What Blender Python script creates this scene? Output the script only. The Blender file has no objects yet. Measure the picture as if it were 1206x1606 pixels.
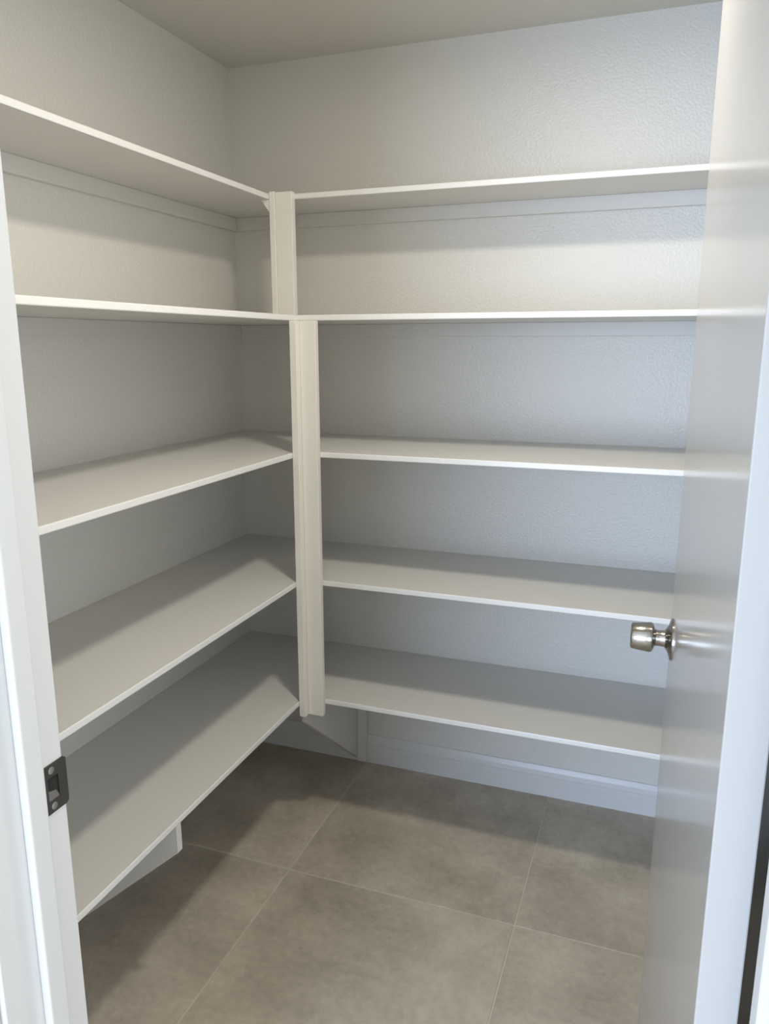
import bpy, bmesh, math, random
from mathutils import Vector, Matrix

random.seed(4)
SC = bpy.context.scene
COL = SC.collection

# ------------------------------------------------------------------ camera
CX, CY, CZ = 1.2993, -2.2191, 1.3896
YAW, PITCH, ROLL, FPX = 0.3474, -0.2161, -0.0013, 1205.33
fwd = Vector((-math.sin(YAW) * math.cos(PITCH), math.cos(YAW) * math.cos(PITCH), math.sin(PITCH)))
rt = Vector((math.cos(YAW), math.sin(YAW), 0))
up = rt.cross(fwd)
r2 = math.cos(ROLL) * rt + math.sin(ROLL) * up
u2 = -math.sin(ROLL) * rt + math.cos(ROLL) * up
cam_data = bpy.data.cameras.new('camera')
cam_data.sensor_fit = 'HORIZONTAL'
cam_data.sensor_width = 36.0
cam_data.lens = 36.0 * FPX / 1206.0
cam_data.clip_start = 0.02
cam = bpy.data.objects.new('camera', cam_data)
COL.objects.link(cam)
m = Matrix((r2, u2, -fwd)).transposed().to_4x4()
m.translation = (CX, CY, CZ)
cam.matrix_world = m
SC.camera = cam

# ------------------------------------------------------------------ light
world = bpy.data.worlds.new('world')
SC.world = world
world.use_nodes = True
bg = world.node_tree.nodes['Background']
bg.inputs[0].default_value = (0.70, 0.85, 1.0, 1)
bg.inputs[1].default_value = 0.6


def area(name, loc, rot, sx, sy, power, color, shape='RECTANGLE'):
    d = bpy.data.lights.new(name, 'AREA')
    d.shape = shape
    d.size = sx
    if shape in ('RECTANGLE', 'ELLIPSE'):
        d.size_y = sy
    d.energy = power
    d.color = color
    o = bpy.data.objects.new(name, d)
    COL.objects.link(o)
    o.location = loc
    o.rotation_euler = rot
    return o


# daylight entering the room outside the pantry: patio opening behind the viewer, unseen fill window added on its right wall
area('patio_daylight', (0.30, -5.17, 1.08), (math.radians(90), 0, 0), 1.9, 2.0, 138, (0.60, 0.745, 1.0))
area('side_fill_daylight', (3.27, -3.45, 1.30), (math.radians(90), 0, math.radians(90)), 1.7, 1.5, 42, (0.93, 0.96, 1.0))  # added unseen source, brightens the left jamb, left wall and left shelf fronts
# the pantry's own round ceiling lamp
LAMP = (1.05, -1.01, 2.152)
area('pantry_lamp', LAMP, (0, 0, 0), 0.13, 0.13, 9.2, (1.0, 0.935, 0.81), 'DISK')

SC.view_settings.view_transform = 'Standard'
SC.view_settings.look = 'None'
SC.view_settings.gamma = 1.0
SC.view_settings.use_curve_mapping = False
SC.view_settings.exposure = 0.0

# ------------------------------------------------------------------ dimensions (metres)
H = 2.1916                 # pantry ceiling
HK = 2.46                  # ceiling of the room outside
DL, DB = 0.3991, 0.3977    # shelf depths, left run and back run
D1L, D1B = 0.2630, 0.2409  # shallower top shelf
Z = {1: 1.7811, 2: 1.4599, 3: 1.1113, 4: 0.7600, 5: 0.4125}
TH = 0.0142
YW = CY + 0.615            # pantry face of the door wall
YK = YW - 0.112            # kitchen face of the door wall
XJL = CX - 0.609           # left jamb face
XJR = CX + 0.1098          # right jamb face
XR = 1.462                 # right wall
DOORH = 2.04


# ------------------------------------------------------------------ materials
def mat(name, color, rough=0.5, spec=0.5, metallic=0.0):
    mt = bpy.data.materials.new(name)
    mt.use_nodes = True
    b = mt.node_tree.nodes['Principled BSDF']
    b.inputs['Base Color'].default_value = (*color, 1)
    b.inputs['Roughness'].default_value = rough
    b.inputs['Specular IOR Level'].default_value = spec
    b.inputs['Metallic'].default_value = metallic
    return mt, mt.node_tree.nodes, mt.node_tree.links, b


def bumpy(nt, links, b, scale, strength, dist, detail=2.0, ramp=None):
    tc = nt.new('ShaderNodeTexCoord')
    n = nt.new('ShaderNodeTexNoise')
    n.inputs['Scale'].default_value = scale
    n.inputs['Detail'].default_value = detail
    links.new(tc.outputs['Object'], n.inputs['Vector'])
    src = n.outputs['Fac']
    if ramp:
        r = nt.new('ShaderNodeValToRGB')
        r.color_ramp.elements[0].position = ramp[0]
        r.color_ramp.elements[1].position = ramp[1]
        links.new(src, r.inputs['Fac'])
        src = r.outputs['Color']
    bp = nt.new('ShaderNodeBump')
    bp.inputs['Strength'].default_value = strength
    bp.inputs['Distance'].default_value = dist
    links.new(src, bp.inputs['Height'])
    links.new(bp.outputs['Normal'], b.inputs['Normal'])


M = {}
M['wall'], nt, lk, b = mat('wall_paint_orange_peel', (0.77, 0.755, 0.71), 0.33, 0.45)
bumpy(nt, lk, b, 150, 0.36, 0.0017, 2.5, (0.38, 0.66))
M['ceiling'], nt, lk, b = mat('ceiling_paint', (0.74, 0.72, 0.66), 0.6, 0.3)
bumpy(nt, lk, b, 60, 0.2, 0.002, 2.0)
M['shelf'], nt, lk, b = mat('shelf_paint', (0.74, 0.725, 0.69), 0.38, 0.45)
bumpy(nt, lk, b, 35, 0.03, 0.001, 2.0)
M['trim'], nt, lk, b = mat('trim_paint', (0.75, 0.75, 0.74), 0.30, 0.5)
bumpy(nt, lk, b, 30, 0.03, 0.001, 2.0)
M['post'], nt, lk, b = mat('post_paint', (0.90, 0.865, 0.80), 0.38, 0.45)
M['edge'], nt, lk, b = mat('edge_paint_daylit', (0.88, 0.875, 0.85), 0.30, 0.5)  # lighter than the boards: daylight on the front edges put into the colour
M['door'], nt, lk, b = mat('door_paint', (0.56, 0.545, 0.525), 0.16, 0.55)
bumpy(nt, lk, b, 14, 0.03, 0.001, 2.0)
M['grout'], nt, lk, b = mat('grout', (0.62, 0.575, 0.475), 0.9, 0.2)
M['nickel'], nt, lk, b = mat('satin_nickel', (0.44, 0.42, 0.39), 0.17, 0.5, 1.0)
M['steel'], nt, lk, b = mat('dark_steel', (0.20, 0.19, 0.175), 0.30, 0.5, 1.0)
M['hole'], nt, lk, b = mat('latch_shade_dark', (0.03, 0.028, 0.025), 0.8, 0.2)
M['screw'], nt, lk, b = mat('screw_metal', (0.55, 0.53, 0.50), 0.35, 0.5, 1.0)
M['diffuser'], nt, lk, b = mat('lamp_diffuser', (0.9, 0.88, 0.84), 0.5)
b.inputs['Emission Color'].default_value = (1.0, 0.9, 0.78, 1)
b.inputs['Emission Strength'].default_value = 6.0

# porcelain floor tile: taupe, cloudy, slightly different from tile to tile
M['tile'], nt, lk, b = mat('porcelain_tile', (0.25, 0.22, 0.18), 0.45, 0.3)
tc = nt.new('ShaderNodeTexCoord')
oi = nt.new('ShaderNodeObjectInfo')
vm = nt.new('ShaderNodeVectorMath'); vm.operation = 'SCALE'
vm.inputs[0].default_value = (37.0, 53.0, 71.0)
lk.new(oi.outputs['Random'], vm.inputs['Scale'])
va = nt.new('ShaderNodeVectorMath'); va.operation = 'ADD'
lk.new(tc.outputs['Object'], va.inputs[0]); lk.new(vm.outputs[0], va.inputs[1])
n1 = nt.new('ShaderNodeTexNoise'); n1.inputs['Scale'].default_value = 5.0; n1.inputs['Detail'].default_value = 7.0; n1.inputs['Roughness'].default_value = 0.62
n2 = nt.new('ShaderNodeTexNoise'); n2.inputs['Scale'].default_value = 60.0; n2.inputs['Detail'].default_value = 4.0
lk.new(va.outputs[0], n1.inputs['Vector']); lk.new(va.outputs[0], n2.inputs['Vector'])
cr = nt.new('ShaderNodeValToRGB')
cr.color_ramp.elements[0].position = 0.28; cr.color_ramp.elements[0].color = (0.40, 0.350, 0.278, 1)
cr.color_ramp.elements[1].position = 0.72; cr.color_ramp.elements[1].color = (0.66, 0.588, 0.485, 1)
lk.new(n1.outputs['Fac'], cr.inputs['Fac'])
mx = nt.new('ShaderNodeMixRGB'); mx.blend_type = 'OVERLAY'; mx.inputs['Fac'].default_value = 0.22
lk.new(cr.outputs['Color'], mx.inputs['Color1']); lk.new(n2.outputs['Fac'], mx.inputs['Color2'])
lk.new(mx.outputs['Color'], b.inputs['Base Color'])
bp = nt.new('ShaderNodeBump'); bp.inputs['Strength'].default_value = 0.12; bp.inputs['Distance'].default_value = 0.001
lk.new(n2.outputs['Fac'], bp.inputs['Height']); lk.new(bp.outputs['Normal'], b.inputs['Normal'])


# ------------------------------------------------------------------ mesh helpers
def add_box(bm, x0, x1, y0, y1, z0, z1):
    x0, x1 = sorted((x0, x1)); y0, y1 = sorted((y0, y1)); z0, z1 = sorted((z0, z1))
    r = bmesh.ops.create_cube(bm, size=1.0)
    for v in r['verts']:
        v.co = ((x0 + x1) / 2 + v.co.x * (x1 - x0), (y0 + y1) / 2 + v.co.y * (y1 - y0), (z0 + z1) / 2 + v.co.z * (z1 - z0))
    return r['verts']


def add_prism(bm, pts, vec):
    """closed polygon (list of 3-D points) pushed along vec"""
    a = [bm.verts.new(p) for p in pts]
    c = [bm.verts.new(Vector(p) + Vector(vec)) for p in pts]
    n = len(pts)
    bm.faces.new(a); bm.faces.new(list(reversed(c)))
    for i in range(n):
        bm.faces.new((a[i], c[i], c[(i + 1) % n], a[(i + 1) % n]))


def add_lathe(bm, prof, origin, axis, seg=40):
    """prof: (distance along axis, radius)"""
    axis = Vector(axis).normalized()
    t = Vector((0, 0, 1)) if abs(axis.z) < 0.9 else Vector((1, 0, 0))
    e1 = axis.cross(t).normalized(); e2 = axis.cross(e1)
    rings = []
    for d, r in prof:
        c = Vector(origin) + axis * d
        rings.append([bm.verts.new(c + (e1 * math.cos(2 * math.pi * k / seg) + e2 * math.sin(2 * math.pi * k / seg)) * r) for k in range(seg)])
    for i in range(len(rings) - 1):
        for k in range(seg):
            bm.faces.new((rings[i][k], rings[i][(k + 1) % seg], rings[i + 1][(k + 1) % seg], rings[i + 1][k]))
    bm.faces.new(rings[0]); bm.faces.new(rings[-1])


def obj(name, bm, material, parent=None, bevel=0.0, seg=2, smooth=False, **props):
    bmesh.ops.recalc_face_normals(bm, faces=bm.faces)
    me = bpy.data.meshes.new(name)
    if bevel:
        bmesh.ops.bevel(bm, geom=list(bm.edges), offset=bevel, segments=seg, affect='EDGES', profile=0.5, clamp_overlap=True)
    bm.to_mesh(me); bm.free()
    if smooth:
        me.shade_smooth()
        try:
            me.set_sharp_from_angle(angle=math.radians(35))
        except Exception:
            pass
    me.materials.append(M[material])
    o = bpy.data.objects.new(name, me)
    COL.objects.link(o)
    if parent:
        o.parent = parent
    for k, v in props.items():
        o[k] = v
    return o


def box(name, x0, x1, y0, y1, z0, z1, material, parent=None, bevel=0.0, seg=2, **props):
    bm = bmesh.new()
    add_box(bm, x0, x1, y0, y1, z0, z1)
    return obj(name, bm, material, parent, bevel, seg, **props)


def thing(name, label, cat, loc=(0, 0, 0), group=None, **props):
    o = bpy.data.objects.new(name, None)
    COL.objects.link(o)
    o.location = loc
    o.empty_display_size = 0.05
    o['label'] = label; o['category'] = cat
    if group:
        o['group'] = group
    for k, v in props.items():
        o[k] = v
    return o


S = dict(kind='structure')


def struct(o, label, cat):
    o['kind'] = 'structure'; o['label'] = label; o['category'] = cat
    return o


# ------------------------------------------------------------------ floor: grout bed with single tiles
KX0, KX1, KY0 = -1.2, 3.3, -5.2
fl = box('floor', KX0, KX1, KY0, 0.0, -0.06, -0.0014, 'grout')
struct(fl, 'taupe grey large-format porcelain tile floor with pale grout', 'floor')
T, GX, GY, GW = 0.61, 0.4358, -0.5918, 0.0038
tile_mesh = None
xs = [GX + T * k for k in range(-3, 6)]
ys = [GY + T - T * k for k in range(0, 10)]
for i in range(len(xs) - 1):
    for j in range(len(ys) - 1):
        x0, x1 = max(xs[i], KX0) + GW / 2, min(xs[i + 1], KX1) - GW / 2
        y1, y0 = min(ys[j], 0.0) - GW / 2, max(ys[j + 1], KY0) + GW / 2
        if x1 - x0 < 0.02 or y1 - y0 < 0.02:
            continue
        full = abs(x1 - x0 - (T - GW)) < 1e-4 and abs(y1 - y0 - (T - GW)) < 1e-4
        if full and tile_mesh:
            t = bpy.data.objects.new('tile', tile_mesh)
            COL.objects.link(t); t.parent = fl
        else:
            w, h = (x1 - x0) / 2, (y1 - y0) / 2
            t = box('tile', -w, w, -h, h, -0.009, 0.0, 'tile', fl, bevel=0.0012, seg=1)
            if full:
                tile_mesh = t.data
        t.location = ((x0 + x1) / 2, (y0 + y1) / 2, 0.0)

# ------------------------------------------------------------------ room shell
struct(box('wall_left', -0.1, 0, YK, 0.1, -0.06, H, 'wall'), 'textured off-white pantry wall behind the left shelves', 'wall')
struct(box('wall_back', 0, XR, 0, 0.1, -0.06, H, 'wall'), 'textured off-white pantry wall behind the back shelves', 'wall')
struct(box('wall_right', XR, XR + 0.1, YW, 0.1, -0.06, H, 'wall'), 'off-white pantry wall hidden behind the open door', 'wall')
struct(box('ceiling', -0.1, XR + 0.1, YW, 0.1, H, H + 0.08, 'ceiling'), 'plain warm grey pantry ceiling', 'ceiling')
bm = bmesh.new()
JT = 0.018
add_box(bm, KX0, XJL - JT, YK, YW, -0.06, HK)
add_box(bm, XJR + JT, KX1, YK, YW, -0.06, HK)
add_box(bm, XJL - JT, XJR + JT, YK, YW, DOORH + 0.022, HK)
struct(obj('wall_front', bm, 'wall'), 'off-white wall that holds the pantry doorway', 'wall')
# the room the photograph is taken from
struct(box('wall_kitchen_left', KX0 - 0.1, KX0, KY0, YK, -0.06, HK, 'wall'), 'off-white side wall of the room outside the pantry', 'wall')
bm = bmesh.new()
add_box(bm, KX1, KX1 + 0.1, KY0, -4.3, -0.06, HK)
add_box(bm, KX1, KX1 + 0.1, -2.6, YK, -0.06, HK)
add_box(bm, KX1, KX1 + 0.1, -4.3, -2.6, -0.06, 0.55)
add_box(bm, KX1, KX1 + 0.1, -4.3, -2.6, 2.05, HK)
struct(obj('wall_kitchen_right', bm, 'wall'), 'off-white wall with an added fill-light opening to the right of the viewer', 'wall')
bm = bmesh.new()
add_box(bm, KX0, -0.65, KY0 - 0.1, KY0, -0.06, HK)
add_box(bm, 1.25, KX1, KY0 - 0.1, KY0, -0.06, HK)
add_box(bm, -0.65, 1.25, KY0 - 0.1, KY0, 2.12, HK)
struct(obj('wall_kitchen_rear', bm, 'wall'), 'off-white wall with the patio opening behind the viewer', 'wall')
struct(box('ceiling_kitchen', KX0, KX1, KY0, YK, HK, HK + 0.08, 'ceiling'), 'plain ceiling of the room outside the pantry', 'ceiling')

# baseboards with a stepped profile
prof = [(0, 0), (0.012, 0), (0.012, 0.052), (0.0095, 0.055), (0.0095, 0.065), (0.011, 0.068), (0.009, 0.083), (0.005, 0.096), (0.0035, 0.099), (0, 0.099)]
GXC = 0.403                # face of the corner support panel
bm = bmesh.new()
for a, c in ((0.013, GXC), (GXC + 0.034, XR)):
    add_prism(bm, [(a, -d, z) for d, z in prof], (c - a, 0, 0))
struct(obj('baseboard_back', bm, 'trim'), 'white stepped baseboard along the back wall under the lowest shelf', 'baseboard')
bm = bmesh.new()
add_prism(bm, [(d, YW, z) for d, z in prof], (0, -YW - 0.0001, 0))
struct(obj('baseboard_left', bm, 'trim'), 'white baseboard along the left wall under the lowest shelf', 'baseboard')
bm = bmesh.new()
add_prism(bm, [(XR - d, YW, z) for d, z in prof], (0, -YW - 0.013, 0))
struct(obj('baseboard_right', bm, 'trim'), 'white baseboard along the right wall behind the door', 'baseboard')

# ------------------------------------------------------------------ door frame
STOP0, STOP1, STOPT = YW - 0.037, YW - 0.0645, 0.0116
jl = box('trim_1', XJL - JT, XJL, YK, YW, 0, DOORH + 0.004, 'trim', bevel=0.0015)
struct(jl, 'white painted left door jamb carrying the strike plate', 'door jamb')
box('door_stop', XJL, XJL + STOPT, STOP1, STOP0, 0, DOORH - 0.008, 'trim', jl, bevel=0.003, seg=3)
jr = box('trim_2', XJR, XJR + JT, YK, YW, 0, DOORH + 0.004, 'trim', bevel=0.0015)
struct(jr, 'white painted right door jamb beside the hinge edge of the door', 'door jamb')
box('door_stop', XJR - STOPT, XJR, STOP1, STOP0, 0, DOORH - 0.008, 'trim', jr, bevel=0.003, seg=3)
jh = box('trim_3', XJL - JT, XJR + JT, YK, YW, DOORH + 0.004, DOORH + 0.022, 'trim', bevel=0.0015)
struct(jh, 'white painted head jamb over the pantry doorway', 'door jamb')
box('door_stop', XJL, XJR, STOP1, STOP0, DOORH - 0.008, DOORH + 0.004, 'trim', jh, bevel=0.003, seg=3)
for nm, x0, x1, z0, z1, lb in (
        ('trim_4', XJL - 0.063, XJL - 0.006, 0, DOORH + 0.067, 'white door casing left of the pantry doorway'),
        ('trim_5', XJR + 0.006, XJR + 0.063, 0, DOORH + 0.067, 'white door casing right of the pantry doorway'),
        ('trim_6', XJL - 0.006, XJR + 0.006, DOORH + 0.010, DOORH + 0.067, 'white door casing over the pantry doorway')):
    struct(box(nm, x0, x1, YK - 0.014, YK, z0, z1, 'trim', bevel=0.004, seg=3), lb, 'door casing')

# strike plate let into the left jamb: plate with latch opening, curved lip, two screws
SP = thing('strike_plate', 'dark steel strike plate', 'strike plate', (XJL, YW - 0.017, 0.908))
SP.parent = jl
del SP['category']
px0, px1 = 0.0, 0.0016
yA, yB = -0.0150, 0.0170           # near edge, pantry edge (local)
bm = bmesh.new()
hz, hy0, hy1 = 0.0135, -0.0085, 0.0070
add_box(bm, px0, px1, yA, yB, hz, 0.0290)
add_box(bm, px0, px1, yA, yB, -0.0290, -hz)
add_box(bm, px0, px1, yA, hy0, -hz, hz)
add_box(bm, px0, px1, hy1, yB, -hz, hz)
obj('plate', bm, 'steel', SP)
bm = bmesh.new()
outer = [(px1, 0.017), (px1 - 0.0005, 0.0205), (px1 - 0.003, 0.0235), (-0.006, 0.0255)]
inner = [(0.0, 0.0172), (-0.001, 0.0192), (-0.004, 0.0218), (-0.0068, 0.0240)]
for i in range(3):
    hgt = (0.0285, 0.0265, 0.0225, 0.0170)
    q = [(outer[i], hgt[i]), (outer[i + 1], hgt[i + 1]), (inner[i + 1], hgt[i + 1]), (inner[i], hgt[i])]
    lo = [bm.verts.new((p[0], p[1], -h)) for p, h in q]
    hi = [bm.verts.new((p[0], p[1], h)) for p, h in q]
    bm.faces.new(lo); bm.faces.new(hi)
    for k in range(4):
        bm.faces.new((lo[k], hi[k], hi[(k + 1) % 4], lo[(k + 1) % 4]))
obj('lip', bm, 'steel', SP, smooth=True)
box('latch_hole_shade', 0.0001, 0.0004, hy0, hy1, -hz, hz, 'hole', SP)  # flat near-black sheet, shade of the opening put into its colour
bm = bmesh.new()
add_prism(bm, [(0.0004, hy0, -hz), (0.0004, hy1, -hz), (0.0004, hy1 - 0.004, -hz + 0.009), (0.0004, hy0, -hz + 0.012)], (0.0010, 0, 0))
obj('adjusting_tab', bm, 'screw', SP, label='bright bent metal tab inside the latch opening')
for z in (0.0215, -0.0215):
    bm = bmesh.new()
    add_lathe(bm, [(0, 0.0042), (0.0006, 0.0042), (0.0012, 0.0030)], (px1 - 0.0002, -0.002, z), (1, 0, 0), 16)
    obj('screw', bm, 'screw', SP, smooth=True)

# ------------------------------------------------------------------ open door on the right
A = math.asin(0.0372)
HX, HY = CX + 0.0640, CY + 0.630     # hinge corner of the visible face
DW, DT = 0.711, 0.035
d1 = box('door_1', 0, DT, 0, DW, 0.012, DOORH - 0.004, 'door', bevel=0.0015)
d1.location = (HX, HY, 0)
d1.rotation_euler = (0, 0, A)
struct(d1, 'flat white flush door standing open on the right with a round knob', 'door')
KZ, KY = 0.913, DW - 0.060
for side, ox, ax in ((0, 0.0, -1), (1, DT, 1)):
    k = bpy.data.objects.new('door_knob', None)
    COL.objects.link(k); k.parent = d1; k.location = (ox, KY, KZ); k['label'] = 'satin nickel door knob'
    k.empty_display_size = 0.03
    bm = bmesh.new()
    add_lathe(bm, [(0, 0.0345), (0.0022, 0.0345), (0.0034, 0.0335), (0.0060, 0.0235), (0.0095, 0.0175), (0.0115, 0.0150)], (0, 0, 0), (ax, 0, 0), 48)
    obj('rosette', bm, 'nickel', k, smooth=True)
    bm = bmesh.new()
    add_lathe(bm, [(0.0100, 0.0150), (0.013, 0.0138), (0.020, 0.0130), (0.026, 0.0135), (0.0285, 0.016)], (0, 0, 0), (ax, 0, 0), 40)
    obj('knob_neck', bm, 'nickel', k, smooth=True)
    bm = bmesh.new()
    add_lathe(bm, [(0.0280, 0.0160), (0.0295, 0.0205), (0.0320, 0.0240), (0.0350, 0.0248), (0.0620, 0.0218), (0.0645, 0.0205), (0.0655, 0.0180), (0.0650, 0.0120), (0.0650, 0.004)], (0, 0, 0), (ax, 0, 0), 48)
    obj('knob_head', bm, 'nickel', k, smooth=True)
box('latch_plate', DT / 2 - 0.0125, DT / 2 + 0.0125, DW - 0.0005, DW + 0.0012, KZ - 0.028, KZ + 0.028, 'nickel', d1, bevel=0.0004, seg=1)
for z in (0.20, 1.83):
    bm = bmesh.new()
    add_lathe(bm, [(-0.044, 0.0055), (0.044, 0.0055)], (DT + 0.003, -0.006, z), (0, 0, 1), 20)
    obj('hinge', bm, 'nickel', d1, smooth=True)

# ------------------------------------------------------------------ shelves
ORD = {1: 'topmost', 2: 'second', 3: 'middle', 4: 'second lowest', 5: 'lowest'}
CL, CH, EB = 0.017, 0.0375, 0.004
for i in range(1, 6):
    z = Z[i]
    dl, db = (D1L, D1B) if i == 1 else (DL, DB)
    extra = 'shallow ' if i == 1 else ''
    sh = thing('wall_shelf', f'{extra}white shelf on the left wall, {ORD[i]} of the five'.replace('shallow white', 'shallower white'), 'shelf', (0, 0, z - TH), 'shelves on the left wall')
    bd = box('board', 0, dl - EB, YW + 0.0005, 0, 0, TH, 'shelf', sh)
    box('daylit_front_edge', dl - EB, dl, YW + 0.0005, -db + 0.0002, 0, TH, 'edge', bd, bevel=0.002, seg=2, label='front edge with daylight put into its lighter colour')
    box('wall_cleat', 0, CL, YW + 0.0005, 0, -CH, 0, 'shelf', sh, bevel=0.0012, seg=1)
    sh = thing('wall_shelf', f'{extra}white shelf on the back wall, {ORD[i]} of the five'.replace('shallow white', 'shallower white'), 'shelf', (dl, 0, z - TH), 'shelves on the back wall')
    bd = box('board', 0.0002 - EB, XR - dl - 0.0005, -db + EB, 0, 0, TH, 'shelf', sh)
    box('daylit_front_edge', 0.0002 - EB, XR - dl - 0.0005, -db, -db + EB, 0, TH, 'edge', bd, bevel=0.002, seg=2, label='front edge with daylight put into its lighter colour')
    box('wall_cleat', CL + 0.0005 - dl, XR - dl - 0.0005, -CL, 0, -CH, 0, 'shelf', sh, bevel=0.0012, seg=1)

# corner posts
up_ = thing('corner_post', 'short white corner post between the top shelf and the second shelf', 'post', (D1L, -D1B, Z[2]), 'corner posts')
hu = Z[1] + 0.003 - Z[2]
box('post_board', 0.0005, 0.0170, -0.0245, -0.0005, 0.0002, hu + 0.002, 'post', up_, bevel=0.0012, seg=1)
box('post_board', 0.0172, 0.0665, -0.0210, -0.0005, 0.0002, hu, 'post', up_, bevel=0.0012, seg=1)
bm = bmesh.new()
zt = Z[1] - TH - Z[2] - 0.0004
add_prism(bm, [(-0.024, -0.022, zt), (0.0002, -0.022, zt), (0.0002, -0.022, zt - 0.033)], (0, 0.018, 0))
obj('corner_block', bm, 'post', up_)

lo_ = thing('corner_post', 'long white corner post from the second shelf down to the lowest shelf', 'post', (DL, -DB, 0.368), 'corner posts')
hl = Z[2] - TH - 0.0003 - 0.368
box('post_board', 0.0005, 0.0190, -0.0390, -0.0005, 0, hl, 'post', lo_, bevel=0.0012, seg=1)
box('post_board', 0.0192, 0.0630, -0.0185, -0.0005, 0, hl, 'post', lo_, bevel=0.0012, seg=1)

# support panels under the lowest shelf, cut on a slant down to the floor at the wall
zt = Z[5] - TH - 0.0004
g1 = thing('shelf_support', 'slanted white support panel under the lowest shelf at the inner corner', 'shelf support', (GXC, 0, 0), 'slanted supports under the lowest shelf')
bm = bmesh.new()
add_prism(bm, [(0, -0.0005, 0.001), (0, -DB + 0.002, 0.329), (0, -DB + 0.002, zt), (0, -0.0005, zt)], (-0.0165, 0, 0))
bm2 = bm
obj('panel', bm2, 'shelf', g1, bevel=0.0012, seg=1)
box('wall_cleat', 0.0006, 0.0335, -0.0180, -0.0005, 0.001, zt - CH - 0.0005, 'shelf', g1, bevel=0.0012, seg=1)
g2 = thing('shelf_support', 'slanted white support panel under the lowest left shelf near the doorway', 'shelf support', (0, -1.0175, 0), 'slanted supports under the lowest shelf')
bm = bmesh.new()
add_prism(bm, [(0.0135, 0, 0.001), (DL - 0.001, 0, 0.3345), (DL - 0.001, 0, zt), (0.0175, 0, zt), (0.0175, 0, zt - CH - 0.001), (0.0135, 0, zt - CH - 0.001)], (0, 0.0165, 0))
obj('panel', bm, 'shelf', g2, bevel=0.0010, seg=1)

# ------------------------------------------------------------------ pantry ceiling lamp (above the frame)
lp = thing('ceiling_lamp', 'round white flush lamp on the pantry ceiling', 'lamp', (LAMP[0], LAMP[1], H))
bm = bmesh.new()
add_lathe(bm, [(0.0, 0.085), (0.022, 0.083), (0.030, 0.076), (0.030, 0.070), (0.024, 0.068)], (0, 0, 0), (0, 0, -1), 48)
obj('lamp_housing', bm, 'trim', lp, smooth=True)
bm = bmesh.new()
add_lathe(bm, [(0.0245, 0.0675), (0.030, 0.064), (0.034, 0.04), (0.035, 0.01)], (0, 0, 0), (0, 0, -1), 48)
obj('lamp_diffuser', bm, 'diffuser', lp, smooth=True)
